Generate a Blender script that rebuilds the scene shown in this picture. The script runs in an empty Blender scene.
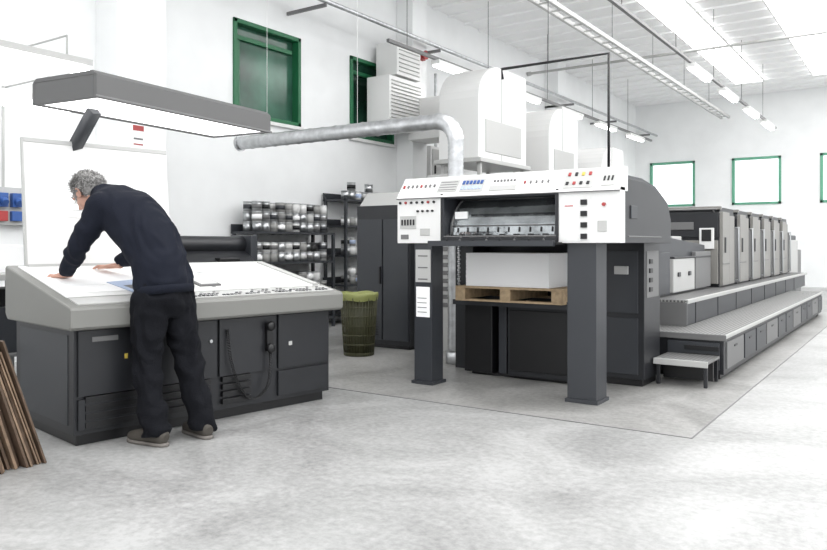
import bpy, bmesh, math, random
from mathutils import Vector, Matrix, noise
random.seed(3)
S=bpy.context.scene
# ---------------------------------------------------------------- materials
def mat(name,col,rough=.5,metal=0,emit=None,es=1,noise_amt=0,nscale=8,bump=0,bscale=60,spec=.5):
    m=bpy.data.materials.new(name); m.use_nodes=True
    nt=m.node_tree; b=nt.nodes['Principled BSDF']
    c=(*col,1)
    b.inputs['Base Color'].default_value=c
    b.inputs['Roughness'].default_value=rough
    b.inputs['Metallic'].default_value=metal
    b.inputs['Specular IOR Level'].default_value=spec
    if emit:
        b.inputs['Emission Color'].default_value=(*emit,1); b.inputs['Emission Strength'].default_value=es
    tc=nt.nodes.new('ShaderNodeTexCoord')
    if noise_amt:
        n=nt.nodes.new('ShaderNodeTexNoise'); n.inputs['Scale'].default_value=nscale; n.inputs['Detail'].default_value=6
        nt.links.new(tc.outputs['Object'],n.inputs['Vector'])
        r=nt.nodes.new('ShaderNodeValToRGB')
        r.color_ramp.elements[0].position=.3; r.color_ramp.elements[1].position=.7
        lo=tuple(max(0,x*(1-noise_amt)) for x in col); hi=tuple(min(1,x*(1+noise_amt)) for x in col)
        r.color_ramp.elements[0].color=(*lo,1); r.color_ramp.elements[1].color=(*hi,1)
        nt.links.new(n.outputs['Fac'],r.inputs['Fac']); nt.links.new(r.outputs['Color'],b.inputs['Base Color'])
    if bump:
        n2=nt.nodes.new('ShaderNodeTexNoise'); n2.inputs['Scale'].default_value=bscale; n2.inputs['Detail'].default_value=4
        nt.links.new(tc.outputs['Object'],n2.inputs['Vector'])
        bp=nt.nodes.new('ShaderNodeBump'); bp.inputs['Strength'].default_value=bump; bp.inputs['Distance'].default_value=.01
        nt.links.new(n2.outputs['Fac'],bp.inputs['Height']); nt.links.new(bp.outputs['Normal'],b.inputs['Normal'])
    return m
WALL=mat('wall_paint',(.85,.86,.86),.8,noise_amt=.03,nscale=2,bump=.1,bscale=30)
CEIL=mat('ceiling_white',(.95,.95,.95),.7)
DARK=mat('charcoal_metal',(.014,.015,.018),.4,noise_amt=.1,nscale=5)
DARK2=mat('dark_grey_metal',(.032,.035,.041),.42)
BLACK=mat('black_plastic',(.006,.006,.007),.4)
LIGHT=mat('light_grey_paint',(.46,.46,.45),.4)
TOWER=mat('tower_panel_beige_grey',(.23,.223,.208),.4)
OFFW=mat('off_white_paint',(.74,.74,.73),.4)
MID=mat('mid_grey_paint',(.15,.15,.15),.45)
MIDD=mat('lamp_housing_grey',(.10,.10,.10),.5)
DESK=mat('desk_rim_grey',(.19,.19,.178),.5)
STEEL=mat('brushed_steel',(.5,.51,.52),.32,1)
GALV=mat('galvanised_steel',(.55,.56,.57),.36,.9,noise_amt=.18,nscale=14)
PAPER=mat('paper_white',(.95,.95,.95),.8)
PAPERB=mat('paper_bluish',(.45,.53,.7),.8)
GREEN=mat('green_window_frame',(.01,.13,.05),.4)
PGREEN=mat('pale_green_window_frame',(.12,.36,.24),.5)
GLASSG=mat('dim_green_glass',(.03,.1,.065),.15,noise_amt=.75,nscale=1.2)
RED=mat('red_plastic',(.36,.04,.04),.4)
BLUE=mat('blue_plastic',(.03,.09,.3),.4)
YEL=mat('yellow_plastic',(.6,.45,.08),.4)
ORANGE=mat('orange_print',(.8,.35,.12),.7)
WOOD=mat('pallet_wood',(.42,.31,.19),.7,noise_amt=.25,nscale=20)
BROWN=mat('brown_board',(.1,.064,.042),.7,noise_amt=.3,nscale=12)
BROWN2=mat('brown_board_light',(.22,.15,.1),.7,noise_amt=.3,nscale=12)
TUBE=mat('fluorescent_tube',(1,1,1),.5,emit=(1,1,1),es=9)
LAMPD=mat('lamp_diffuser',(1,1,1),.5,emit=(1,1,1),es=2.2)
CEIL_GLOW=mat('added_glow_panel',(1,1,1),.5,emit=(1,1,1),es=4.5)  # emissive material of the added ceiling strips
OLIVE=mat('olive_plastic',(.05,.05,.022),.5)
LINER=mat('olive_yellow_bag_liner',(.25,.27,.09),.5,bump=.6,bscale=25)
NAVY=mat('navy_knit',(.009,.011,.019),.9,bump=.5,bscale=180,spec=.2)
DENIM=mat('dark_denim',(.005,.0055,.008),.9,bump=.5,bscale=120,spec=.2)
SKIN=mat('skin',(.5,.28,.21),.5,noise_amt=.08,nscale=30)
HAIR=mat('grey_hair',(.2,.195,.19),.6)
HAIR2=mat('white_hair',(.46,.45,.44),.6)
SHOE=mat('grey_shoe',(.07,.062,.052),.7)
SOLE=mat('shoe_sole',(.18,.165,.15),.7)
CHROME=mat('mirror_guard',(.36,.38,.39),.12,.9,noise_amt=.5,nscale=4,bump=.9,bscale=4)
COPPER=mat('ink_tin_label',(.3,.3,.29),.5)

def concrete(name,lo,hi,rough,sc=.9):
    m=bpy.data.materials.new(name); m.use_nodes=True; nt=m.node_tree; b=nt.nodes['Principled BSDF']
    tc=nt.nodes.new('ShaderNodeTexCoord')
    def nz(s,d,dist=0):
        n=nt.nodes.new('ShaderNodeTexNoise'); n.inputs['Scale'].default_value=s; n.inputs['Detail'].default_value=d
        n.inputs['Distortion'].default_value=dist; n.inputs['Roughness'].default_value=.68
        nt.links.new(tc.outputs['Object'],n.inputs['Vector']); return n
    a=nz(sc,9,.8); c=nz(24,8)
    mx=nt.nodes.new('ShaderNodeMix'); mx.data_type='FLOAT'; mx.inputs[0].default_value=.4
    nt.links.new(a.outputs['Fac'],mx.inputs[2]); nt.links.new(c.outputs['Fac'],mx.inputs[3])
    r=nt.nodes.new('ShaderNodeValToRGB'); e=r.color_ramp.elements
    e[0].position=.38; e[1].position=.6; e[0].color=(*lo,1); e[1].color=(*hi,1)
    nt.links.new(mx.outputs[0],r.inputs['Fac']); nt.links.new(r.outputs['Color'],b.inputs['Base Color'])
    rr=nt.nodes.new('ShaderNodeMapRange'); rr.inputs[3].default_value=rough-.1; rr.inputs[4].default_value=rough+.15
    nt.links.new(a.outputs['Fac'],rr.inputs[0]); nt.links.new(rr.outputs[0],b.inputs['Roughness'])
    bp=nt.nodes.new('ShaderNodeBump'); bp.inputs['Strength'].default_value=.15; bp.inputs['Distance'].default_value=.004
    nt.links.new(c.outputs['Fac'],bp.inputs['Height']); nt.links.new(bp.outputs['Normal'],b.inputs['Normal'])
    return m
FLOOR=concrete('concrete_floor',(.22,.22,.216),(.44,.44,.435),.36)
SLAB=concrete('machine_slab_concrete',(.17,.168,.16),(.38,.375,.365),.33,1.3)
def grating(name):
    m=bpy.data.materials.new(name); m.use_nodes=True; nt=m.node_tree; b=nt.nodes['Principled BSDF']
    tc=nt.nodes.new('ShaderNodeTexCoord'); v=nt.nodes.new('ShaderNodeTexVoronoi'); v.inputs['Scale'].default_value=28
    v.inputs['Randomness'].default_value=0
    nt.links.new(tc.outputs['Object'],v.inputs['Vector'])
    r=nt.nodes.new('ShaderNodeValToRGB'); e=r.color_ramp.elements
    e[0].position=.25;e[1].position=.4;e[0].color=(.42,.42,.4,1);e[1].color=(.11,.11,.11,1)
    nt.links.new(v.outputs['Distance'],r.inputs['Fac']); nt.links.new(r.outputs['Color'],b.inputs['Base Color'])
    b.inputs['Roughness'].default_value=.5; b.inputs['Metallic'].default_value=.3
    return m
GRATE=grating('dimpled_tread_plate')

# ---------------------------------------------------------------- mesh builder
class MB:
    def __init__(s,name,parent=None,M=None):
        s.name=name;s.bm=bmesh.new();s.mats=[];s.parent=parent;s.M=M or Matrix.Identity(4)
    def mi(s,m):
        if m not in s.mats:s.mats.append(m)
        return s.mats.index(m)
    def box(s,x0,x1,y0,y1,z0,z1,m,R=None):
        c=Vector(((x0+x1)/2,(y0+y1)/2,(z0+z1)/2))
        T=Matrix.Translation(c)
        if R is not None:T=T@R
        T=s.M@T@Matrix.Diagonal((abs(x1-x0),abs(y1-y0),abs(z1-z0),1))
        r=bmesh.ops.create_cube(s.bm,size=1,matrix=T)
        i=s.mi(m)
        for f in {f for v in r['verts'] for f in v.link_faces}:f.material_index=i
    def prism(s,prof,x0,x1,m,axis='x'):
        i=s.mi(m)
        def P(a,b,t):
            if axis=='x':return Vector((t,a,b))
            if axis=='y':return Vector((a,t,b))
            return Vector((a,b,t))
        A=[s.bm.verts.new(s.M@P(a,b,x0)) for a,b in prof];B=[s.bm.verts.new(s.M@P(a,b,x1)) for a,b in prof]
        fs=[s.bm.faces.new(A),s.bm.faces.new(B[::-1])]
        n=len(prof)
        for k in range(n):fs.append(s.bm.faces.new((A[k],B[k],B[(k+1)%n],A[(k+1)%n])))
        for f in fs:f.material_index=i
        bmesh.ops.recalc_face_normals(s.bm,faces=fs)
    def rings(s,R,m,smooth=True,cap=True):
        i=s.mi(m);V=[[s.bm.verts.new(s.M@p) for p in r] for r in R];fs=[];n=len(R[0])
        for a,b in zip(V[:-1],V[1:]):
            for k in range(n):
                f=s.bm.faces.new((a[k],a[(k+1)%n],b[(k+1)%n],b[k]));f.smooth=smooth;fs.append(f)
        if cap:
            fs.append(s.bm.faces.new(V[0][::-1]));fs.append(s.bm.faces.new(V[-1]))
        for f in fs:f.material_index=i
        bmesh.ops.recalc_face_normals(s.bm,faces=fs)
    def cyl(s,p0,p1,r,m,seg=16,r2=None,cap=True):
        s.tube([p0,p1],[r,r if r2 is None else r2],m,seg,cap)
    def tube(s,pts,rad,m,seg=12,cap=True):
        pts=[Vector(p) for p in pts]
        if not hasattr(rad,'__len__'):rad=[rad]*len(pts)
        R=[];u=None
        for k,p in enumerate(pts):
            t=(pts[min(k+1,len(pts)-1)]-pts[max(k-1,0)]).normalized()
            if u is None:
                u=t.orthogonal().normalized()
            else:
                u=(u-t*u.dot(t)).normalized()
            w=t.cross(u)
            R.append([p+(u*math.cos(a)+w*math.sin(a))*rad[k] for a in [2*math.pi*j/seg for j in range(seg)]])
        s.rings(R,m,cap=cap)
    def loft(s,items,side,m,seg=20,power=1):
        pts=[Vector(i[0]) for i in items];R=[];side=Vector(side).normalized()
        for k,(c,w,d) in enumerate(items):
            t=(pts[min(k+1,len(pts)-1)]-pts[max(k-1,0)]).normalized()
            sd=(side-t*side.dot(t)).normalized();dd=t.cross(sd)
            ring=[]
            for j in range(seg):
                a=2*math.pi*j/seg;ca,sa=math.cos(a),math.sin(a)
                ca=math.copysign(abs(ca)**power,ca);sa=math.copysign(abs(sa)**power,sa)
                ring.append(pts[k]+sd*ca*w+dd*sa*d)
            R.append(ring)
        s.rings(R,m)
    def ell(s,c,r,m,R=None,seg=20):
        T=s.M@Matrix.Translation(Vector(c))@(R or Matrix.Identity(4))@Matrix.Diagonal((*r,1))
        q=bmesh.ops.create_uvsphere(s.bm,u_segments=seg,v_segments=seg//2+2,radius=1,matrix=T)
        i=s.mi(m)
        for f in {f for v in q['verts'] for f in v.link_faces}:f.material_index=i;f.smooth=True
    def done(s,bevel=0,seg=2):
        me=bpy.data.meshes.new(s.name);s.bm.to_mesh(me);s.bm.free()
        for m in s.mats:me.materials.append(m)
        o=bpy.data.objects.new(s.name,me);S.collection.objects.link(o)
        if s.parent:o.parent=s.parent
        if bevel:
            b=o.modifiers.new('bevel','BEVEL');b.width=bevel;b.segments=seg;b.limit_method='ANGLE';b.angle_limit=.7
            b.harden_normals=False
        return o
def empty(name,loc=(0,0,0)):
    e=bpy.data.objects.new(name,None);S.collection.objects.link(e);e.empty_display_size=.2;return e
def remesh(o,vox,smooth=6,disp=0,dscale=6.,seed=0.,zs=1.3):
    r=o.modifiers.new('r','REMESH');r.mode='VOXEL';r.voxel_size=vox;r.use_smooth_shade=True
    sm=o.modifiers.new('s','SMOOTH');sm.iterations=smooth;sm.factor=.5
    dg=bpy.context.evaluated_depsgraph_get();dg.update()
    me=bpy.data.meshes.new_from_object(o.evaluated_get(dg))
    mats=list(o.data.materials);o.modifiers.clear();o.data=me
    if not me.materials:
        for m in mats:me.materials.append(m)
    if disp:
        ns=[v.normal.copy() for v in me.vertices]
        for v,n in zip(me.vertices,ns):
            p=v.co*dscale+Vector((seed,0,0));w=noise.noise(v.co*2.5+Vector((seed,3,1)))*1.6
            p2=Vector((p.x+w,p.y-w,p.z*zs+p.x*.7+w))
            q=-abs(noise.noise(p2))+.25+.3*noise.noise(p2*2.3)
            v.co+=n*q*disp
    for p in me.polygons:p.use_smooth=True
    return o

# ================================================================= ROOM
XW=-7.7;YF=24;ZC=5.7;X1=6;Y0=-3
o=MB('floor');o.box(XW-.3,X1,Y0,YF+.3,-.2,0,FLOOR);o.done()
o=MB('floor_slab');o.box(-6.4,-1.2,4.82,19,0,.003,SLAB)
o.box(-6.4,-1.2,4.808,4.82,0,.003,MID);o.box(-1.2,-1.19,4.808,19,0,.003,MID);o.done()
def wall_with_holes(name,fixed,thick,lo,hi,z1,holes,axis):
    b=MB(name)
    def put(a0,a1,z0,zz):
        if axis=='y':b.box(fixed-thick,fixed,a0,a1,z0,zz,WALL)
        else:b.box(a0,a1,fixed,fixed+thick,z0,zz,WALL)
    zs0=min(h[2] for h in holes);zs1=max(h[3] for h in holes)
    put(lo,hi,0,zs0);put(lo,hi,zs1,z1)
    c=lo
    for h in sorted(holes):
        put(c,h[0],zs0,zs1);c=h[1]
    put(c,hi,zs0,zs1)
    b.done()
LW=[(6.97,8.28,2.95,4.27),(9.45,10.65,2.95,4.27)]
FW=[(-7.24,-5.86,2.4,3.8),(-4.79,-3.45,2.4,3.8),(-2.45,-1.1,2.4,3.8),(0,1.35,2.4,3.8)]
wall_with_holes('wall_left',XW,.3,Y0,YF,ZC,LW,'y')
wall_with_holes('wall_back',YF,.3,XW,X1,ZC,FW,'x')
o=MB('ceiling');o.box(XW-.3,X1,Y0,YF+.3,ZC,ZC+.2,CEIL)
y=Y0+.5
while y<YF:
    o.box(XW,X1,y,y+.08,ZC-.04,ZC,CEIL);y+=.6
o.done()
wn=1
for a0,a1,z0,z1 in LW:
    o=MB('window_%d'%wn);wn+=1;t=.06;x0=XW-.14;x1=XW+.03
    o.box(x0,x1,a0,a0+t,z0,z1,GREEN);o.box(x0,x1,a1-t,a1,z0,z1,GREEN);o.box(x0,x1,a0,a1,z0,z0+t,GREEN);o.box(x0,x1,a0,a1,z1-t,z1,GREEN)
    o.box(XW-.12,XW-.09,a0+t,a1-t,z0+t,z1-t,GLASSG)
    o.box(XW-.09,XW-.04,a0+.1,a1-.12,z1-.26,z1-.2,GREEN);o.box(XW-.09,XW-.06,a0+.14,a0+.18,z0+.1,z1-.2,GREEN)
    o.box(XW,XW+.06,a0-.03,a1+.03,z0-.05,z0,OFFW);o.done(.005)
for a0,a1,z0,z1 in FW:
    o=MB('window_%d'%wn);wn+=1;t=.07
    o.box(a0,a0+t,YF-.03,YF+.1,z0,z1,PGREEN);o.box(a1-t,a1,YF-.03,YF+.1,z0,z1,PGREEN)
    o.box(a0,a1,YF-.03,YF+.1,z0,z0+t,PGREEN);o.box(a0,a1,YF-.03,YF+.1,z1-t,z1,PGREEN)
    o.done()
o=MB('trim_1');o.box(XW,-7.3,4.95,5.6,0,ZC,WALL);o.done(.01)
o=MB('trim_2');o.box(XW,-7.35,10.75,11.2,0,ZC,WALL);o.done(.01)
o=MB('trim_3');o.box(XW,-7.35,17,17.5,0,ZC,WALL);o.done(.01)
for i,(xa,xb,ya_,yb_) in enumerate([(-4.3,-3.6,-1,22),(-2.4,-0.6,-2.5,22),(1.2,3.4,-2.5,22)]):
    o=MB('added_ceiling_glow' if i==0 else 'added_ceiling_glow.%03d'%i);o.box(xa,xb,ya_,yb_,ZC-.08,ZC-.05,CEIL_GLOW);o.box(xa-.03,xa,ya_,yb_,ZC-.09,ZC-.045,OFFW);o.box(xb,xb+.03,ya_,yb_,ZC-.09,ZC-.045,OFFW);o.done()  # glowing framed strips added under the ceiling to brighten the hall
def lamp_row(name,x,z,ys,L=1.25,track=True,ya=4,yb=22):
    b=MB(name)
    if track:
        b.box(x-.025,x+.025,ya,yb,z+.1,z+.15,MID)
        y=ya+.5
        while y<yb:
            b.cyl((x,y,z+.15),(x,y,ZC-.045),.006,MID,6);y+=2.6
    for y in ys:
        b.box(x-.08,x+.08,y,y+L,z+.03,z+.1,OFFW);b.cyl((x-.03,y+.02,z+.01),(x-.03,y+L-.02,z+.01),.02,TUBE,8);b.cyl((x+.03,y+.02,z+.01),(x+.03,y+L-.02,z+.01),.02,TUBE,8)
    b.done()
lamp_row('fluorescent_light_row',-6.6,4.12,[10.3,13.0,15.3,17.6,19.9],ya=9)
lamp_row('fluorescent_light_row.001',-3.3,4.2,[13.2,15.6,18.0,20.2])
for i,(x,y,z) in enumerate([(-6.6,2.9,2.85),(-6.9,2.9,2.5)]):
    b=MB('fluorescent_wall_lamp' if i==0 else 'fluorescent_wall_lamp.001')
    b.box(x-.1,x+.1,y,y+1.25,z+.04,z+.1,LIGHT);b.cyl((x-.04,y+.02,z),(x-.04,y+1.23,z),.03,TUBE,10);b.cyl((x+.04,y+.02,z),(x+.04,y+1.23,z),.03,TUBE,10)
    for yy in (y+.2,y+1.05):b.tube([(x,yy,z+.08),(x,yy,z+.3),(XW,yy,z+.3)],.01,LIGHT,6)
    b.done()
b=MB('cable_conduit');b.tube([(-2.4,6.7,1.7),(-2.4,6.7,2.96),(-3.5,6.7,2.96),(-3.5,6.72,2.86)],.014,BLACK,8);b.cyl((-3.0,6.7,2.96),(-3.0,6.7,ZC-.05),.004,MID,6);b.done()
b=MB('ceiling_pipe_run')
for x,z in ((-7.2,4.75),(-7.0,4.65)):b.cyl((x,4,z),(x,23.9,z),.035,GALV,10)
for y in range(5,24,3):b.box(XW,-6.95,y,y+.03,4.55,4.6,MID)
b.done()
b=MB('ceiling_cross_pipe');b.cyl((-7.6,16,5.2),(4,16,5.2),.03,LIGHT,8);b.cyl((-7.6,16,5.2),(-7.69,16,5.2),.05,LIGHT,8);b.done()
b=MB('ceiling_cross_pipe.001');b.cyl((-7.6,9.6,5.3),(4,9.6,5.3),.018,MID,8);b.cyl((-7.6,9.6,5.3),(-7.69,9.6,5.3),.04,MID,8);b.done()
b=MB('cable_tray');b.box(-4.9,-4.85,5,23,4.85,4.92,LIGHT);b.box(-4.69,-4.64,5,23,4.85,4.92,LIGHT)
for k in range(40):b.box(-4.9,-4.64,5.1+k*.45,5.13+k*.45,4.86,4.88,LIGHT)
for k in range(7):b.cyl((-4.77,6+k*2.5,4.9),(-4.77,6+k*2.5,ZC-.045),.006,MID,6)
b.done()

# ================================================================= PRESS
P=empty('offset_printing_press')
b=MB('delivery_legs',P)
b.box(-3.66,-3.48,5.38,5.56,.03,1.215,DARK2);b.box(-3.68,-3.46,5.36,5.58,.003,.03,DARK2)
b.box(-2.26,-2.03,5.40,5.62,.03,1.215,DARK2);b.box(-2.275,-2.015,5.385,5.635,.003,.03,DARK2)
b.box(-3.64,-3.50,5.376,5.38,.58,.84,PAPER);b.box(-3.645,-3.49,5.374,5.38,.88,1.16,LIGHT)
for z in (.9,1.0,1.1):b.box(-3.62,-3.52,5.372,5.376,z,z+.012,MID)
for z in (.62,.66,.70,.74):b.box(-3.625,-3.53,5.373,5.377,z,z+.006,MID)
b.done(.008)
b=MB('delivery_head',P)
xa,xb=-3.82,-1.83;ya=5.35
b.box(xa,-3.36,ya,6.3,1.215,1.63,OFFW)
b.box(-2.32,xb,ya,5.46,1.215,1.63,OFFW)
b.prism([(ya-.02,1.60),(ya+.12,1.785),(5.52,1.785),(5.52,1.60)],xa,xb,OFFW)
b.box(-3.36,-2.32,ya+.02,ya+.06,1.585,1.61,DARK2)
b.box(-3.36,-2.32,ya-.02,ya+.06,1.215,1.26,DARK)
b.box(-3.36,-3.34,ya,ya+.6,1.24,1.6,DARK2);b.box(-2.34,-2.32,ya,ya+.6,1.24,1.6,DARK2)
for x in (-3.36,-2.32):b.box(x-.012,x+.012,ya-.006,ya+.01,1.215,1.63,DARK)
b.box(xa,xb,ya-.023,ya-.0,1.596,1.604,MID)
b.done(.012)
b=MB('curved_guard',P)
arc=[(ya+.36-.28*math.cos(a),1.28+.32*math.sin(a)) for a in [math.pi*.5*k/16 for k in range(17)]]
full=arc+[(ya+.62,1.6),(ya+.62,1.26),(ya+.08,1.26)]
b.prism(full,-3.33,-2.35,CHROME)
def gp(q,o=0):return (ya+.36-(.28+o)*math.cos(q),1.28+(.32+o)*math.sin(q))
for q in (.25,1.25):
    y,z=gp(q,.004);b.cyl((-3.32,y,z),(-2.36,y,z),.005,MID,8)
for x in (-3.31,-2.37):
    b.tube([(x,)+gp(math.pi*.5*j/8*.85,.004) for j in range(9)],.008,MID,6)
for k in range(10):
    x=-3.25+k*.095;b.tube([(x,)+gp(.08+.04*j,.004) for j in range(4)],.007,BLACK,6)
y,z=gp(.55,.006);b.box(-3.29,-3.17,y-.02,y,z-.03,z+.03,PAPER);b.done()
b=MB('sheet_gripper_tray',P)
b.box(-3.44,-2.28,ya-.1,ya+.35,1.20,1.222,BLACK);b.box(-3.42,-2.3,ya-.13,ya-.09,1.19,1.235,DARK2)
for k in range(8):
    x=-3.3+k*.125;b.cyl((x,ya-.02,1.235),(x,ya+.03,1.28),.012,MID if k%2 else BLACK,10)
    b.box(x-.02,x+.02,ya+.0,ya+.04,1.25,1.29,BLACK)
b.cyl((-3.34,ya+.0,1.27),(-2.33,ya+.0,1.27),.008,MID,8)
b.done(.004)
b=MB('head_controls',P)
def onstrip(x0,x1,f0,f1,m,h=.006):
    p0=Vector((0,ya-.02,1.60));p1=Vector((0,ya+.12,1.785));n=Vector((0,-(.185),.14)).normalized()
    a=p0.lerp(p1,f0);c=p0.lerp(p1,f1)
    q=[a+n*-.002,a+n*h,c+n*h,c+n*-.002]
    b.prism([(v.y,v.z) for v in q],x0,x1,m)
onstrip(-3.42,-3.23,.25,.8,LIGHT);
for k in range(4):onstrip(-3.41,-3.24,.32+k*.12,.35+k*.12,MID,.008)
onstrip(-3.2,-2.98,.2,.8,LIGHT)
for k in range(6):
    for j in range(2):onstrip(-3.19+k*.034,-3.167+k*.034,.3+j*.24,.46+j*.24,BLUE if (k*3+j)%3 else PAPERB,.012)
for k in range(7):onstrip(-2.9+k*.03,-2.885+k*.03,.6,.68,MID,.01)
onstrip(-2.92,-2.68,.2,.42,LIGHT)
for k in range(5):onstrip(-2.62+k*.05,-2.608+k*.05,.45,.56,RED if k==0 else MID,.012)
onstrip(-2.28,-2.04,.15,.92,LIGHT)
for k in range(4):
    onstrip(-2.26+k*.055,-2.238+k*.055,.66,.8,[RED,BLACK,YEL,RED][k],.014)
    onstrip(-2.26+k*.055,-2.238+k*.055,.28,.4,[BLACK,RED,BLACK,BLACK][k],.014)
onstrip(-1.98,-1.88,.2,.85,LIGHT)
for k in range(3):onstrip(-1.97+k*.03,-1.955+k*.03,.4,.6,BLACK,.01)
for k in range(8):onstrip(-3.79+k*.045,-3.775+k*.045,.5,.62,MID if k%4 else RED,.012)
for k in range(7):
    x=-3.785+k*.058;b.cyl((x,ya,1.565),(x,ya-.016,1.565),.011,RED if k in(1,5) else BLACK,10)
for k in range(5):
    b.box(-3.77+k*.03,-3.757+k*.03,ya-.014,ya,1.37,1.42,BLACK)
for k in range(4):b.cyl((-3.6+k*.05,ya,1.49),(-3.6+k*.05,ya-.02,1.49),.01,BLACK,8)
b.box(-3.79,-3.62,ya-.005,ya,1.34,1.45,LIGHT);b.box(-3.58,-3.48,ya-.005,ya,1.28,1.34,LIGHT)
b.box(-3.78,-3.7,ya-.006,ya,1.25,1.29,MID)
b.box(-2.30,-2.05,ya-.004,ya,1.23,1.58,OFFW)
for k in range(4):
    b.box(-2.13,-2.08,ya-.016,ya,1.5-k*.085,1.54-k*.085,BLACK)
b.cyl((-1.95,ya,1.5),(-1.95,ya-.02,1.5),.014,RED,12);b.box(-2.0,-1.93,ya-.006,ya,1.3,1.38,LIGHT)
b.box(-2.27,-2.18,ya-.006,ya,1.45,1.54,PAPER);b.box(-2.26,-2.19,ya-.008,ya,1.49,1.5,RED)
b.done(.002)
b=MB('delivery_housing',P)
b.prism([(5.46,1.215),(5.46,1.60),(5.52,1.70),(5.95,1.70),(6.3,1.66),(6.6,1.56),(6.7,1.42),(6.7,1.215)],-2.32,-1.84,DARK)
b.prism([(5.52,1.6),(5.52,1.73),(5.95,1.73),(6.3,1.69),(6.6,1.59),(6.7,1.45)],-3.8,-1.86,DARK2)
b.box(-1.845,-1.832,5.55,6.4,1.26,1.27,MID);b.box(-1.845,-1.83,5.6,5.75,1.4,1.5,DARK2)
b.box(-2.38,-1.95,6.3,6.75,.06,1.22,DARK);b.box(-2.36,-1.97,6.32,6.7,0.003,.06,BLACK)
b.box(-2.34,-2.0,6.29,6.3,.62,1.15,DARK2);b.box(-2.34,-2.0,6.29,6.3,.1,.58,DARK2)
b.box(-3.8,-3.6,6.3,6.7,.003,1.5,DARK);b.box(-3.6,-2.38,6.62,6.75,.003,1.5,DARK)
b.box(-1.952,-1.945,6.36,6.7,.75,1.15,MID)
for k in range(4):b.box(-1.95,-1.935,6.42,6.5,.8+k*.08,.84+k*.08,BLACK)
b.box(-2.2,-2.08,6.27,6.3,.95,1.02,LIGHT)
b.done(.012)
b=MB('pile_lift_cabinets',P)
b.box(-3.55,-3.26,6.05,6.6,.03,.66,BLACK);b.box(-3.22,-3.14,6.1,6.6,.03,.7,DARK2);b.box(-3.10,-2.42,6.05,6.6,.03,.66,DARK)
b.box(-3.5,-2.45,6.1,6.6,0.003,.03,BLACK);b.box(-3.08,-2.45,6.04,6.05,.08,.62,BLACK)
b.done(.01)
b=MB('lift_chains',P)
for x in (-3.56,-2.42):
    for k in range(26):b.box(x-.01,x+.01,5.95+.01*(k%2),5.965+.01*(k%2),.68+k*.02,.695+k*.02,STEEL)
b.box(-3.6,-2.38,5.92,6.0,.655,.70,DARK2);b.box(-3.6,-2.38,6.5,6.58,.655,.70,DARK2)
b.done()
b=MB('chain_delivery_section',P)
b.prism([(6.75,.3),(6.75,1.45),(7.6,1.32),(9.9,1.2),(10.0,.3)],-3.75,-2.3,DARK2)
b.box(-2.3,-2.26,7.0,8.2,.68,1.12,DARK2);b.box(-2.3,-2.25,8.3,9.2,.68,1.05,LIGHT);b.box(-2.3,-2.25,9.25,10.0,.68,1.12,MID)
b.box(-2.31,-2.24,8.3,10.0,1.05,1.07,DARK)
for y in (8.45,8.9):b.box(-2.25,-2.235,y,y+.1,.85,.9,DARK)
b.box(-3.7,-2.32,6.8,10,.003,.3,DARK)
b.box(-2.62,-2.35,8.6,9.0,1.2,1.30,LIGHT);b.done(.01)
def tower(name,y0,y1,h=1.69,x1=-2.15,first=False):
    b=MB(name,P);x0=-3.75
    b.prism([(y0,.35),(y0,h-.12),(y0+.05,h),(y1-.22,h),(y1-.16,h-.1),(y1-.1,.35)],x0,x1-.04,DARK)
    b.box(x0,x1-.02,y0-.005,y0+.06,h-.03,h+.01,TOWER)
    b.box(x1-.05,x1,y0+.02,y0+.42,.68,h-.06,TOWER)
    b.box(x1-.05,x1-.004,y0+.44,y1-.3,.68,h-.1,TOWER)
    b.box(x1-.05,x1-.01,y1-.3,y1-.04,.68,h-.25,BLACK)
    b.box(x1-.05,x1-.02,y1-.06,y1+.0,.68,h-.4,DARK2)
    b.box(x1,x1+.012,y0+.12,y0+.18,1.1,1.3,DARK)
    b.box(x1-.002,x1+.006,y0+.02,y0+.42,.95,.962,MID)
    b.cyl((x1+.03,y1-.2,.7),(x1+.03,y1-.2,1.45),.012,STEEL,8)
    for z in (.72,1.44):b.cyl((x1-.02,y1-.2,z),(x1+.035,y1-.2,z),.01,STEEL,6)
    if first:
        b.box(-3.7,-2.2,y0-.03,y0,1.3,1.62,DARK);b.box(-3.4,-2.5,y0-.045,y0-.03,1.4,1.5,MID)
        b.box(-2.62,-2.2,y0-.05,y0,.7,1.26,TOWER);b.box(-2.42,-2.24,y0-.08,y0-.05,1.15,1.42,OFFW);b.box(-2.39,-2.27,y0-.09,y0-.08,1.25,1.4,BLACK)
        b.box(-3.2,-2.66,y0-.06,y0,.7,1.2,MID)
        for k in range(4):b.box(-2.58,-2.5,y0-.06,y0-.05,.8+k*.1,.85+k*.1,MID)
        b.cyl((-3.6,y0-.1,1.66),(-2.2,y0-.1,1.66),.012,MID,8)
        for x in (-3.55,-2.25):b.cyl((x,y0-.1,1.66),(x,y0,1.62),.01,MID,6)
    b.done(.015)
tower('coating_unit',10.2,11.25,first=True)
ys=[11.3,12.25,13.2,14.15,15.1]
for i,y in enumerate(ys):tower('printing_unit_%d'%(i+1),y,y+.95)
b=MB('feeder_unit',P);b.box(-3.75,-2.25,16.3,17.6,0.003,1.4,DARK2);b.box(-2.25,-2.2,16.4,17.5,.5,1.3,LIGHT);b.box(-3.7,-2.25,17.6,18.4,.003,1.1,MID);b.done(.02)
b=MB('lower_walkway',P);xw=-1.45
b.box(-2.2,xw,7.0,14.6,.375,.40,GRATE);b.box(-2.2,xw-.02,7.02,14.58,.05,.375,DARK);b.box(-2.2,xw-.06,7.06,14.5,0.003,.05,BLACK)
b.box(-2.2,xw+.005,6.995,7.01,.35,.405,MID);b.box(xw-.01,xw+.006,7.0,14.6,.37,.405,LIGHT)
y=7.12;k=0
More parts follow.
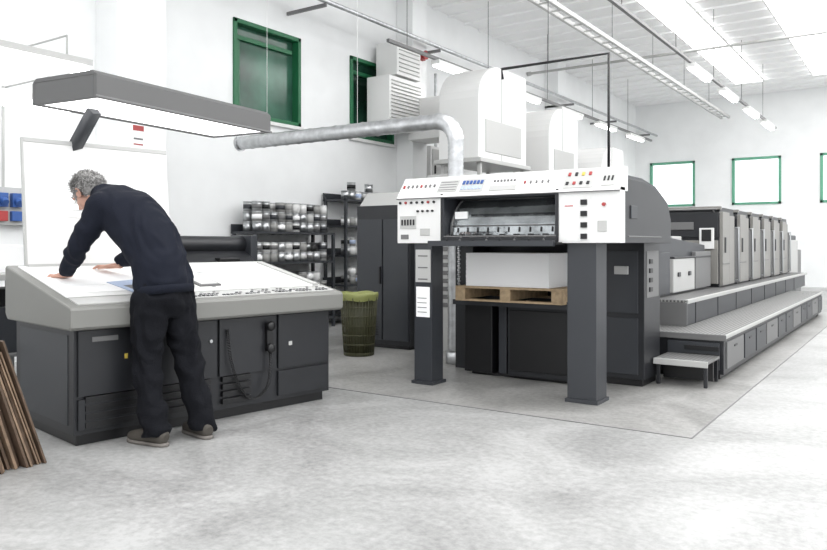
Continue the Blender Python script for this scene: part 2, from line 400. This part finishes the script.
while y<14.3:
    L=.62 if k%3 else .8
    b.box(xw-.03,xw-.01,y,y+L-.06,.09,.33,[MID,DARK2,DARK2][k%3])
    b.box(xw-.012,xw-.004,y+L/2-.1,y+L/2+.02,.26,.28,BLACK);y+=L;k+=1
b.box(-1.95,-1.5,6.985,7.02,.09,.33,DARK2)
for k in range(3):b.box(-1.8,-1.5,6.975,6.99,.12+k*.07,.16+k*.07,BLACK)
b.done(.006)
b=MB('upper_walkway',P)
b.box(-2.75,-1.93,7.6,16.6,.63,.655,GRATE);b.box(-2.7,-1.95,7.62,16.5,.4,.63,DARK2);b.box(-1.955,-1.92,7.6,16.6,.62,.66,LIGHT)
b.box(-2.3,-1.93,7.59,7.61,.4,.63,MID)
for y in range(8,16):b.box(-1.952,-1.944,y,y+.01,.4,.615,DARK)
b.done(.006)
b=MB('entry_step',P)
b.box(-1.94,-1.49,6.52,6.96,.2,.225,GRATE);b.box(-1.94,-1.49,6.515,6.53,.175,.228,LIGHT)
for x in (-1.92,-1.53):
    for y in (6.54,6.92):b.box(x,x+.03,y,y+.03,0.003,.2,DARK)
b.box(-1.92,-1.5,6.75,6.78,.03,.19,BLACK);b.done(.004)
Q=empty('paper_pallet')
b=MB('pallet',Q);px0,px1,py0,py1=-3.5,-2.47,5.80,6.58
for k in range(6):b.box(px0,px1,py0+k*.136,py0+k*.136+.1,.815,.835,WOOD)
for x in (px0,-3.05,px1-.1):b.box(x,x+.1,py0,py1,.72,.8,WOOD);
for x in (px0,-3.05,px1-.1):b.box(x,x+.1,py0,py1,.8,.816,WOOD)
b.box(px0,px1,py0,py0+.09,.702,.72,WOOD);b.box(px0,px1,py1-.09,py1,.702,.72,WOOD);b.done(.003)
b=MB('paper_stack',Q)
z=.836
while z<1.12:
    h=.014;j=random.uniform(-.0012,.0012);b.box(-3.40+j,-2.6+j,5.82+j,6.5,z,z+h-.0002,PAPER);z+=h
b.done()

# ================================================================= CONSOLE
A=Vector((-4.131,2.523,0));th=math.atan2(.987,.162)
MC=Matrix.Translation(A)@Matrix.Rotation(th,4,'Z')
C=empty('press_control_console')
L=1.95
b=MB('cabinet',C,MC)
b.box(0,L,0.02,.96,.07,.72,DARK);b.box(.03,L-.03,.06,.92,0,.07,BLACK)
for u0,u1 in((.02,.47),(.49,.95),(.97,1.44),(1.46,1.93)):
    b.box(u0,u1,0.0,.02,.30,.69,DARK);
b.box(.02,.47,0,.02,.1,.28,DARK);b.box(1.46,1.93,0,.02,.1,.28,DARK)
for u0,u1 in((.06,.44),(.52,.9),(.99,1.22)):
    for k in range(4):b.box(u0,u1,-.008,.02,.11+k*.05,.145+k*.05,BLACK)
for u in (.45,.93,1.42):b.cyl((u-.03,0,.55),(u-.03,-.012,.55),.012,STEEL,10)
b.box(.1,.26,-.003,0,.62,.65,MID);b.box(1.55,1.58,-.004,0,.46,.49,LIGHT);b.box(.3,.32,-.004,0,.5,.53,YEL)
b.box(-.004,0,.1,.88,.12,.66,DARK2);b.done(.008)
b=MB('desk_top',C,MC)
b.prism([(-.07,.70),(-.085,.72),(-.085,.82),(-.07,.84),(.98,1.06),(1.0,1.05),(1.0,.74),(.96,.70)],-.06,L+.06,DESK)
sl=math.atan2(.22,1.05)
b.done(.012)
MS=MC@Matrix.Translation((0,-.07,.84))@Matrix.Rotation(sl,4,'X')
b=MB('desk_surface',C,MS)
b.box(0,L,.2,1.03,.0,.006,OFFW);b.box(0,L,.03,.17,0,.008,LIGHT)
for k in range(44):
    u=.55+k*.031
    if random.random()<.8:b.box(u,u+.02,.05,.065,.008,.014,random.choice([BLACK,DARK2,MID,MID]))
    if random.random()<.6:b.box(u,u+.02,.09,.1,.008,.014,random.choice([MID,MID,DARK2]))
    if random.random()<.3:b.box(u,u+.02,.13,.14,.008,.014,random.choice([MID,LIGHT,MID]))
b.box(1.2,1.85,.25,.85,.006,.009,PAPER)
for k in range(18):
    u=random.uniform(1.0,1.85);v=random.uniform(.22,.8);b.box(u,u+random.uniform(.02,.07),v,v+random.uniform(.006,.015),.0085,.0105,random.choice([MID,MID,LIGHT,LIGHT,LIGHT]))
b.box(.95,1.12,.3,.46,.006,.02,MID);b.box(.97,1.10,.32,.44,.02,.024,OFFW)
b.box(1.88,1.93,.2,.98,.006,.02,LIGHT)
b.done(.001)
b=MB('print_sheets',C,MS)
b.box(.05,.75,.28,.9,.007,.010,PAPER);b.box(.4,.62,.22,.52,.011,.014,PAPERB,Matrix.Rotation(.2,4,'Z'));b.box(.45,.58,.27,.4,.0145,.0155,MID,Matrix.Rotation(.2,4,'Z'))
b.box(.1,.36,.45,.8,.011,.013,PAPER,Matrix.Rotation(-.12,4,'Z'));b.done()
b=MB('phone_handset',C,MC)
b.box(1.34,1.39,-.03,.0,.44,.64,BLACK);b.ell((1.365,-.04,.62),(.035,.025,.035),BLACK,seg=14);b.ell((1.365,-.04,.46),(.035,.025,.035),BLACK,seg=14)
pts=[]
n=420
cp=[Vector((1.365,-.035,.43)),Vector((1.34,-.035,.20)),Vector((1.22,-.03,.12)),Vector((1.12,-.03,.2)),Vector((1.04,-.03,.40)),Vector((1.02,-.012,.62))]
def cat(t):
    x=t*(len(cp)-1);i=min(int(x),len(cp)-2);fq=x-i
    p0=cp[max(i-1,0)];p1=cp[i];p2=cp[i+1];p3=cp[min(i+2,len(cp)-1)]
    return .5*((2*p1)+(p2-p0)*fq+(2*p0-5*p1+4*p2-p3)*fq*fq+(3*p1-p0-3*p2+p3)*fq**3)
for k in range(n+1):
    t=k/n;a=t*math.pi*2*70;pts.append(cat(t)+Vector((.009*math.cos(a),.009*math.sin(a)-.003,.004*math.sin(a))))
b.tube(pts,.0036,BLACK,5);b.done()
MBd=MC@Matrix.Translation((.06,.91,1.05))@Matrix.Rotation(-.10,4,'X')
b=MB('proof_board',C,MBd)
b.box(.0,1.06,.02,.045,.0,.88,OFFW);b.box(.0,1.06,.0,.06,-.04,.02,LIGHT);b.box(.0,1.06,.015,.05,.87,.9,LIGHT)
b.box(-.012,.0,.012,.05,0,.9,LIGHT)
b.box(.62,.98,.014,.02,.06,.76,PAPER)
b.box(.28,.55,.014,.02,.35,.75,PAPER)
b.box(.83,.9,.01,.016,.5,.52,ORANGE);b.box(.7,.95,.01,.016,.40,.41,LIGHT)
for k in range(6):b.box(.31,.5,.01,.016,.4+k*.05,.407+k*.05,LIGHT)
b.done(.003)
b=MB('board_supports',C,MC)
for u in (.36,.81):b.tube([(u,1.02,.8),(u,1.05,1.3),(u,1.08,1.75)],.018,DARK2,8)
b.done()
n0=Vector((-4.39,2.83,0));n1=Vector((-4.59,4.57,0));ax=(n1-n0).normalized()
ML=Matrix.Translation((n0.x,n0.y,2.15))@Matrix.Rotation(math.atan2(ax.y,ax.x),4,'Z')
LL=empty('overhead_viewing_lamp')
b=MB('lamp_housing',LL,ML)
W=.64;Ln=1.76
b.box(0,Ln,0,.03,0,.15,MIDD);b.box(0,Ln,W-.03,W,0,.15,MIDD);b.box(0,.03,0.03,W-.03,0,.15,MIDD);b.box(Ln-.03,Ln,.03,W-.03,0,.15,MIDD)
b.prism([(0,.15),(.04,.18),(W-.04,.18),(W,.15)],0,Ln,MIDD)
b.box(-.01,Ln+.01,-.008,0,.0,.016,MID);b.box(.8,.86,.28,.34,.18,.2,DARK2)
b.box(.03,Ln-.03,.03,W-.03,.012,.022,LAMPD)
b.done(.006)
b=MB('lamp_arm',LL)
def CW(u,v,z):return (MC@Vector((u,v,z)))
q=CW(.42,1.17,0)
b.tube([CW(.42,1.17,.0),CW(.42,1.17,1.7),CW(.42,1.17,1.85)],[.04,.04,.04],MIDD,4)
b.box(q.x-.1,q.x+.1,q.y-.2,q.y+.2,0,.02,DARK2)
b.cyl(CW(.40,1.17,1.78),CW(.46,.80,2.15),.05,DARK2,4)
b.done()

# ================================================================= MAN
H=empty('man_in_navy_sweater')
P0=Vector((-3.93,2.98,0));f=Vector((-.994,-.11,0));lf=Vector((.11,-.994,0))
def W_(a,l,z):return P0+f*a+lf*l+Vector((0,0,z))
b=MB('sweater',H)
b.loft([(W_(-.03,0,.90),.185,.135),(W_(-.02,0,.96),.195,.15),(W_(.02,0,1.08),.19,.15),(W_(.12,0,1.25),.2,.155),(W_(.27,0,1.39),.215,.155),(W_(.40,0,1.47),.205,.125),(W_(.49,0,1.51),.12,.085),(W_(.55,0,1.53),.075,.07)],lf,NAVY,24)
for sg in (1,-1):
    sh=W_(.35,.17*sg,1.44)
    if sg==1:el=Vector((-4.37,2.69,1.19));wr=Vector((-4.60,2.745,1.025))
    else:el=Vector((-4.44,3.30,1.2));wr=Vector((-4.66,3.16,1.07))
    b.tube([W_(.33,.08*sg,1.43),sh,sh.lerp(el,.35),sh.lerp(el,.75),el,el.lerp(wr,.3),el.lerp(wr,.75),wr],[.085,.09,.082,.068,.062,.06,.05,.042],NAVY,14)
    b.ell(sh,(.088,.088,.088),NAVY)
o=remesh(b.done(),.011,8,.034,4.5)
b=MB('sweater_hem',H)
b.loft([(W_(-.035,0,.895),.19,.143),(W_(-.03,0,.93),.196,.15),(W_(-.028,0,.95),.19,.146)],lf,NAVY,28);b.done()
b=MB('trousers',H)
b.loft([(W_(-.01,0,1.0),.165,.12),(W_(-.02,0,.93),.18,.14),(W_(-.02,0,.84),.185,.14),(W_(-.01,0,.77),.16,.11)],lf,DENIM,24)
lank=Vector((-3.81,2.845,.07));rank=Vector((-3.73,3.13,.07))
lk=Vector((-3.93,2.86,.5));rk=Vector((-3.85,3.115,.5))
for hip,kn,an in((W_(-.01,.095,.86),lk,lank),(W_(-.01,-.095,.86),rk,rank)):
    b.tube([hip+Vector((0,0,.05)),hip,hip.lerp(kn,.35),hip.lerp(kn,.75),kn,kn.lerp(an,.35),kn.lerp(an,.75),an+Vector((0,0,.03)),an+Vector((0,0,-.02))],[.1,.115,.105,.09,.086,.084,.08,.082,.086],DENIM,16)
o=remesh(b.done(),.011,6,.045,5,5.)
for nm,an,d in(('left_shoe',lank,Vector((-.99,-.1,0))),('right_shoe',rank,Vector((-.97,.2,0)))):
    b=MB(nm,H);base=Vector((an.x,an.y,0));sd=Vector((-d.y,d.x,0))
    def Sx(a,z):return base+d*a+Vector((0,0,z))
    b.loft([(Sx(-.085,.05),.025,.03),(Sx(-.07,.055),.038,.052),(Sx(-.02,.062),.042,.058),(Sx(.05,.055),.044,.05),(Sx(.12,.045),.05,.04),(Sx(.18,.038),.048,.034),(Sx(.215,.034),.03,.026),(Sx(.225,.032),.012,.014)],sd,SHOE,16)
    b.tube([Sx(-.02,.06),Sx(-.025,.11)],[.045,.042],SHOE,14)
    pr=[(-.095,.0),(-.08,.03),(-.03,.04),(.04,.04),(.12,.05),(.18,.048),(.22,.03),(.235,0),(.22,-.03),(.18,-.048),(.12,-.05),(.04,-.04),(-.03,-.04),(-.08,-.03)]
    b.rings([[base+d*a+sd*c+Vector((0,0,z)) for a,c in pr] for z in (0.001,.022)],SOLE)
    b.done()
hc=W_(.685,0,1.54)
fd=(f*.72+Vector((0,0,-.69))).normalized();up=(Vector((0,0,1))-fd*fd.z).normalized();ly=up.cross(fd)
MH=Matrix.Translation(hc)@Matrix((fd,ly,up)).transposed().to_4x4()
b=MB('head',H,MH)
b.ell((0-.01,0,.03),(.098,.078,.088),SKIN);b.ell((.03,0,-.03),(.062,.06,.075),SKIN);b.ell((.055,0,-.085),(.035,.036,.028),SKIN)
b.ell((.085,0,-.005),(.02,.03,.03),SKIN)
b.tube([(.085,0,.02),(.103,0,-.005),(.115,0,-.022),(.1,0,-.036)],[.009,.012,.015,.009],SKIN,10)
b.tube([(.08,-.045,.035),(.094,-.02,.04),(.094,.02,.04),(.08,.045,.035)],[.009,.011,.011,.009],SKIN,8)
b.tube([(.08,-.022,-.055),(.09,0,-.052),(.08,.022,-.055)],[.006,.009,.006],SKIN,8)
b.tube([(-.03,0,-.02),(-.055,0,-.09),(-.085,0,-.16)],[.055,.053,.06],SKIN,16)
for sg in (1,-1):
    pts=[(-.01+.022*math.cos(a),sg*(.082+.008*math.cos(a)*-1),-.005+.033*math.sin(a)) for a in [math.pi*2*k/10 for k in range(11)]]
    b.tube(pts,.0065,SKIN,8);b.ell((-.008,sg*.077,-.005),(.018,.006,.028),SKIN)
remesh(b.done(),.0045,4)
b=MB('face_features',H,MH)
for sg in (1,-1):
    b.ell((.084,sg*.03,.018),(.012,.013,.010),OFFW,seg=12);b.ell((.094,sg*.03,.017),(.004,.005,.005),BLACK,seg=8)
    b.tube([(.09,sg*.012,.048),(.096,sg*.03,.053),(.082,sg*.05,.047)],.005,HAIR,6)
b.done()
b=MB('hair',H,MH)
b.ell((-.02,0,.042),(.106,.088,.092),HAIR,seg=32)
b.ell((-.06,0,-.005),(.066,.08,.085),HAIR,seg=24)
o=remesh(b.done(),.006,2,.016,26)
b=MB('hair_strands',H,MH)
for k in range(1800):
    u=Vector((random.gauss(-.35,.75),random.gauss(0,.8),random.gauss(.35,.7))).normalized()
    if u.x>.5 and u.z<.5:continue
    if u.z<-.8:continue
    p=Vector((-.024+u.x*.102,u.y*.087,.036+u.z*.094))
    if u.z<-.1:p.x-=.02
    flow=Vector((-.7,u.y*.8+random.uniform(-.7,.7),-.4+random.uniform(-.7,.7)))
    flow=(flow-u*flow.dot(u)).normalized()
    Lh=random.uniform(.03,.06)
    b.tube([p,p+u*.01+flow*Lh*.5,p+u*random.uniform(.004,.024)+flow*Lh],[.0024,.002,.0006],HAIR2 if random.random()<.5 else HAIR,4)
b.done()
b=MB('collar',H)
b.tube([W_(.50,0,1.50),W_(.545,0,1.525),W_(.58,0,1.535)],[.078,.07,.064],NAVY,18);b.done()
def hand(name,wr,fw,thumb_side):
    nrm=Vector((0,0,1));fw=fw.normalized();nrm=(nrm-fw*nrm.dot(fw)).normalized();sd=nrm.cross(fw)*thumb_side
    M_=Matrix.Translation(wr)@Matrix((fw,sd,nrm)).transposed().to_4x4()
    b=MB(name,H,M_)
    b.loft([(Vector((-.05,0,.0)),.027,.022),(Vector((0,0,0)),.028,.02),(Vector((.03,0,-.002)),.038,.019),(Vector((.07,0,-.004)),.043,.016),(Vector((.095,-.002,-.006)),.04,.012)],(0,1,0),SKIN,16)
    for i,(y,l) in enumerate(((.031,.07),(.011,.08),(-.011,.074),(-.031,.058))):
        x=.085 if i<3 else .078;sp=y*.35
        b.tube([(x-.02,y*.9,-.004),(x,y,-.002),(x+l*.4,y+sp*.4,.004),(x+l*.72,y+sp*.7,-.006),(x+l,y+sp,-.016)],[.009,.0095,.0088,.008,.006],SKIN,10)
    b.tube([(.015,.02,-.004),(.04,.045,-.006),(.068,.062,-.009),(.092,.068,-.014)],[.014,.0125,.0105,.007],SKIN,10)
    remesh(b.done(),.003,3)
hand('left_hand',Vector((-4.615,2.75,1.008)),Vector((-.93,-.1,-.08)),-1)
hand('right_hand',Vector((-4.675,3.155,1.055)),Vector((-.95,-.3,-.04)),1)

# ================================================================= OTHER OBJECTS
b=MB('ventilation_duct')
xs=-3.93;yd=6.52
pts=[];rad=[]
n=90
for k in range(n+1):
    t=k/n;pts.append((-7.05+(xs-.22+7.05)*t,yd,2.47));rad.append(.08 if k%6 else .087)
for k in range(1,13):
    a=math.pi/2*k/12;pts.append((xs-.22+.22*math.sin(a),yd,2.47-.22*(1-math.cos(a))));rad.append(.088 if k%2 else .08)
for k in range(1,110):
    t=k/110;pts.append((xs,yd,2.25-(2.25-.12)*t));rad.append(.082 if k%2 else .076)
b.tube(pts,rad,GALV,18);b.cyl((xs,yd,0.003),(xs,yd,.12),.1,GALV,18)
b.cyl((-7.08,yd,2.47),(-7.05,yd,2.47),.1,GALV,18)
for xx in (-6.6,-5.2):b.cyl((xx,yd,2.55),(xx,yd,ZC-.05),.003,OFFW,6)
b.done()
D=empty('electrical_cabinet')
b=MB('cabinet_body',D);b.box(-5.59,-4.82,7.0,8.3,.05,1.66,DARK);b.box(-5.56,-4.85,7.03,8.25,0.003,.05,BLACK)
b.box(-5.57,-5.21,6.985,7,.1,1.5,DARK2);b.box(-5.19,-4.84,6.985,7,.1,1.5,DARK2)
for k in range(8):b.box(-5.52,-5.26,6.978,6.985,.15+k*.03,.165+k*.03,BLACK)
b.box(-5.24,-5.22,6.96,6.985,.75,.95,BLACK)
b.prism([(7.0,1.66),(7.15,1.82),(8.3,1.82),(8.3,1.66)],-5.55,-4.85,LIGHT)
b.done(.01)
b=MB('grey_vent_cabinet');b.box(-4.72,-4.25,7.2,8.4,.003,2.0,LIGHT)
for k in range(14):b.box(-4.68,-4.3,7.19,7.2,.5+k*.09,.55+k*.09,MID)
b.box(-4.68,-4.3,7.185,7.2,1.3,1.9,OFFW);b.done(.01)
b=MB('drying_cabinet');b.box(-4.75,-3.95,8.9,10.6,0.003,2.15,OFFW);b.box(-4.7,-4.0,8.89,8.9,.3,2.0,LIGHT)
b.box(-4.5,-4.2,8.87,8.89,1.5,1.9,MID);b.done(.015)
def hood(name,x0,x1,y0,y1,zb,zt,duct=True):
    b=MB(name);r=(y1-y0)*.45
    arc=[(y0+r-r*math.cos(a),zt-.55+.55*math.sin(a)) for a in [math.pi/2*k/8 for k in range(9)]]
    b.prism([(y0,zb)]+arc+[(y1,zt),(y1,zb)],x0,x1,OFFW)
    b.box(x0-.06,x1+.06,y0-.05,y1+.05,zb-.07,zb,LIGHT);b.box(x1-.01,x1+.012,y0+.2,y1-.2,zb+.1,zb+.6,LIGHT)
    b.box(x0,x1+.006,y0+r-.02,y0+r+.02,zb,zt+.006,LIGHT)
    if duct:b.box(-7.34,x0,y1-.7,y1-.1,zb+.5,zt-.25,OFFW)
    for x in(x0,x1-.06):
        for y in(y0+.05,y1-.11):b.box(x,x+.06,y,y+.06,0.0,zb-.06,LIGHT)
    b.done(.02)
hood('exhaust_hood',-6.15,-5.45,9.7,11.3,2.5,3.95)
hood('exhaust_hood.001',-6.1,-5.4,12.1,13.4,2.3,3.65)
hood('exhaust_hood.002',-6.1,-5.3,14.4,15.7,2.0,3.2)
b=MB('wall_fan_unit');b.box(-7.58,-7.12,9.75,10.7,3.15,3.95,OFFW)
for k in range(12):b.box(-7.12,-7.10,9.8,10.65,3.2+k*.06,3.225+k*.06,LIGHT)
b.box(XW,-7.5,9.7,9.74,3.1,3.2,MID);b.done(.01)
b=MB('air_conditioner');b.box(-7.58,-7.15,10.0,10.7,4.0,4.55,OFFW)
for k in range(7):b.box(-7.15,-7.13,10.05,10.65,4.06+k*.07,4.08+k*.07,LIGHT)
b.done(.01)
b=MB('alarm_siren');b.box(-7.35,-7.28,10.85,11.05,4.45,4.6,RED);b.cyl((-7.28,10.95,4.52),(-7.2,10.95,4.52),.06,RED,16,r2=.08);b.done()
b=MB('fuse_box');b.box(XW+.002,-7.4,11.4,12.3,2.2,3.0,OFFW);b.box(-7.4,-7.385,11.45,12.25,2.25,2.95,LIGHT);b.box(-7.385,-7.36,11.5,11.53,2.5,2.65,BLACK)
b.tube([(-7.55,11.8,3.0),(-7.55,11.8,4.4)],.03,GALV,8);b.done(.006)
b=MB('fire_extinguisher_sign');b.box(-7.3,-7.29,5.12,5.3,2.28,2.56,PAPER);b.box(-7.29,-7.287,5.14,5.28,2.48,2.54,RED);b.box(-7.29,-7.287,5.15,5.27,2.32,2.335,RED);b.box(-7.29,-7.287,5.15,5.27,2.38,2.40,MID);b.done()
b=MB('wall_socket_panel');b.box(XW,-7.6,3.6,4.2,1.4,1.78,LIGHT)
for k in range(4):
    y=3.66+k*.14;b.box(-7.6,-7.54,y,y+.1,1.58,1.72,BLUE);b.box(-7.6,-7.55,y,y+.1,1.44,1.54,BLUE if k!=1 else RED)
    b.cyl((-7.54,y+.05,1.65),(-7.5,y+.05,1.62),.035,BLUE,10)
b.tube([(-7.65,3.9,1.78),(-7.65,3.9,2.8)],.015,LIGHT,6);b.done(.004)
Wb=empty('workbench')
b=MB('bench_frame',Wb);b.box(-6.9,-6.0,2.2,3.6,.92,.97,LIGHT)
for x in(-6.88,-6.08):
    for y in(2.22,3.52):b.box(x,x+.06,y,y+.06,0,.92,MID)
b.box(-6.85,-6.05,2.25,3.55,.3,.33,MID);b.box(-6.7,-6.1,2.9,3.5,.33,.7,DARK2);b.box(-6.6,-6.2,3.0,3.4,.7,.84,BLACK)
b.box(-6.7,-6.3,3.1,3.4,.97,1.2,PAPER);b.box(-6.6,-6.1,2.5,2.9,.97,1.1,DARK2);b.done(.006)
Pl=empty('plotter')
b=MB('plotter_body',Pl)
b.cyl((-5.6,4.3,1.2),(-5.6,5.2,1.2),.085,DARK,20);b.box(-5.75,-5.45,4.25,4.33,.95,1.3,DARK2);b.box(-5.75,-5.45,5.17,5.25,.95,1.3,DARK2)
b.prism([(-5.78,.92),(-5.78,1.12),(-5.7,1.24),(-5.5,1.12),(-5.36,1.02),(-5.36,.92)],4.33,5.17,DARK,'y')
b.box(-5.8,-5.36,4.2,5.3,.86,.92,MID)
for y in (4.3,5.1):
    b.box(-5.6,-5.54,y,y+.06,.05,.86,MID);b.box(-5.85,-5.36,y-.01,y+.07,0.003,.05,DARK2)
b.box(-5.5,-5.36,4.7,4.95,1.0,1.08,BLACK);b.done(.01)
def shelf(name,y0,y1,zs,h):
    b=MB(name)
    for y in(y0,y1-.04):
        for x in(-7.64,-7.24):b.box(x,x+.04,y,y+.04,0,h,DARK2)
    for z in zs:b.box(-7.64,-7.2,y0,y1,z-.03,z,DARK2)
    for z in zs:b.box(-7.66,-7.64,y0,y1,z-.03,z+.1,DARK2)
    b.done()
shelf('ink_storage_shelf',6.9,8.5,[.15,.55,.97,1.38],1.38)
shelf('ink_storage_shelf.001',8.75,9.75,[.15,.6,1.05,1.5,1.9],1.95)
b=MB('ink_tins')
def tin(x,y,z,r,h):
    m=random.choice([STEEL,GALV,OFFW,COPPER,STEEL,LIGHT])
    b.cyl((x,y,z),(x,y,z+h),r,m,14);b.cyl((x,y,z+h-.012),(x,y,z+h),r+.004,GALV,14)
    if random.random()<.7:b.cyl((x,y,z+h*.25),(x,y,z+h*.7),r+.0015,random.choice([PAPER,COPPER,BLACK,MID,DARK2,LIGHT,MID,PAPER,BLACK,PAPERB]),14)
for z,st in((.15,2),(.55,2),(.97,2),(1.38,3)):
    for row in range(2):
        y=7.03
        while y<8.42:
            n=st if random.random()<.82 else st-1
            if y<7.15 and st==3:n=3
            for k in range(n):tin(-7.30-row*.17,y+random.uniform(-.004,.004),z+.001+k*.135,.066,.13)
            y+=.144
for z in(.15,.6,1.05,1.5,1.9):
    y=8.88
    while y<9.68:
        for k in range(random.choice([1,2,2])):tin(-7.32,y,z+.001+k*.135,.066,.13)
        y+=.146
b.done()
Bk=empty('waste_basket')
b=MB('basket',Bk);cx,cy=-5.1,6.42
def ringp(r,z,n=28):return [Vector((cx+r*math.cos(2*math.pi*k/n),cy+r*math.sin(2*math.pi*k/n),z)) for k in range(n)]
b.rings([ringp(.16,.003),ringp(.16,.02)],OLIVE)
for z,r in((.02,.163),(.12,.168),(.22,.173),(.32,.178),(.42,.183),(.52,.188),(.61,.195)):
    b.rings([ringp(r,z),ringp(r+.006,z+.008),ringp(r+.002,z+.02)],OLIVE,cap=False)
for k in range(36):
    a=2*math.pi*k/36;b.tube([(cx+.16*math.cos(a),cy+.16*math.sin(a),.01),(cx+.2*math.cos(a),cy+.2*math.sin(a),.64)],.006,OLIVE,5)
b.rings([ringp(.14,.02),ringp(.175,.6)],OLIVE);b.done()
b=MB('bag_liner',Bk)
R=[]
for r,z in((.202,.60),(.209,.63),(.214,.66),(.205,.685),(.19,.68),(.17,.62)):
    R.append([Vector((cx+(r+.008*math.sin(k*2.3))*math.cos(2*math.pi*k/40),cy+(r+.008*math.sin(k*2.3))*math.sin(2*math.pi*k/40),z+.007*math.sin(k*.7+z*9))) for k in range(40)])
b.rings(R,LINER,cap=False);b.done()
Bd=empty('stacked_brown_boards')
b=MB('boards',Bd)
yb_=2.27
for k in range(19):
    lean=math.radians(19-.25*k+random.uniform(-.7,.7));Lh=random.uniform(.66,.80)
    x0=-4.0+random.uniform(-.05,.02);tk=random.uniform(.008,.016)
    T=Matrix.Translation((x0,yb_,.005))@Matrix.Rotation(lean,4,'X')
    b.M=T;b.box(-.55,0,-tk,0,0.0,Lh,random.choice([BROWN,BROWN,BROWN2,BROWN2]))
    yb_-=tk/math.cos(lean)+random.uniform(.004,.012)
b.M=Matrix.Identity(4);b.done(.001)
b=MB('board_rack',Bd)
yr=yb_-.32
b.box(-4.6,-3.98,yr-.04,yr,0,.62,DARK2);b.box(-4.6,-3.98,yr-.4,yr,0,.02,DARK2);b.done()

# ================================================================= LIGHT / WORLD / CAMERA
w=bpy.data.worlds.new('World');S.world=w;w.use_nodes=True
w.node_tree.nodes['Background'].inputs[0].default_value=(.97,.985,1,1);w.node_tree.nodes['Background'].inputs[1].default_value=1.75
S.view_settings.view_transform='Standard'
S.view_settings.look='None'
S.view_settings.exposure=0
cd=bpy.data.cameras.new('Camera');co=bpy.data.objects.new('Camera',cd);S.collection.objects.link(co);S.camera=co
co.location=(0,0,1.2);co.rotation_euler=(math.pi/2,0,math.atan2(.5635,.8261))
cd.sensor_width=36;cd.lens=36*750/827;cd.shift_y=-30/827;cd.clip_end=200
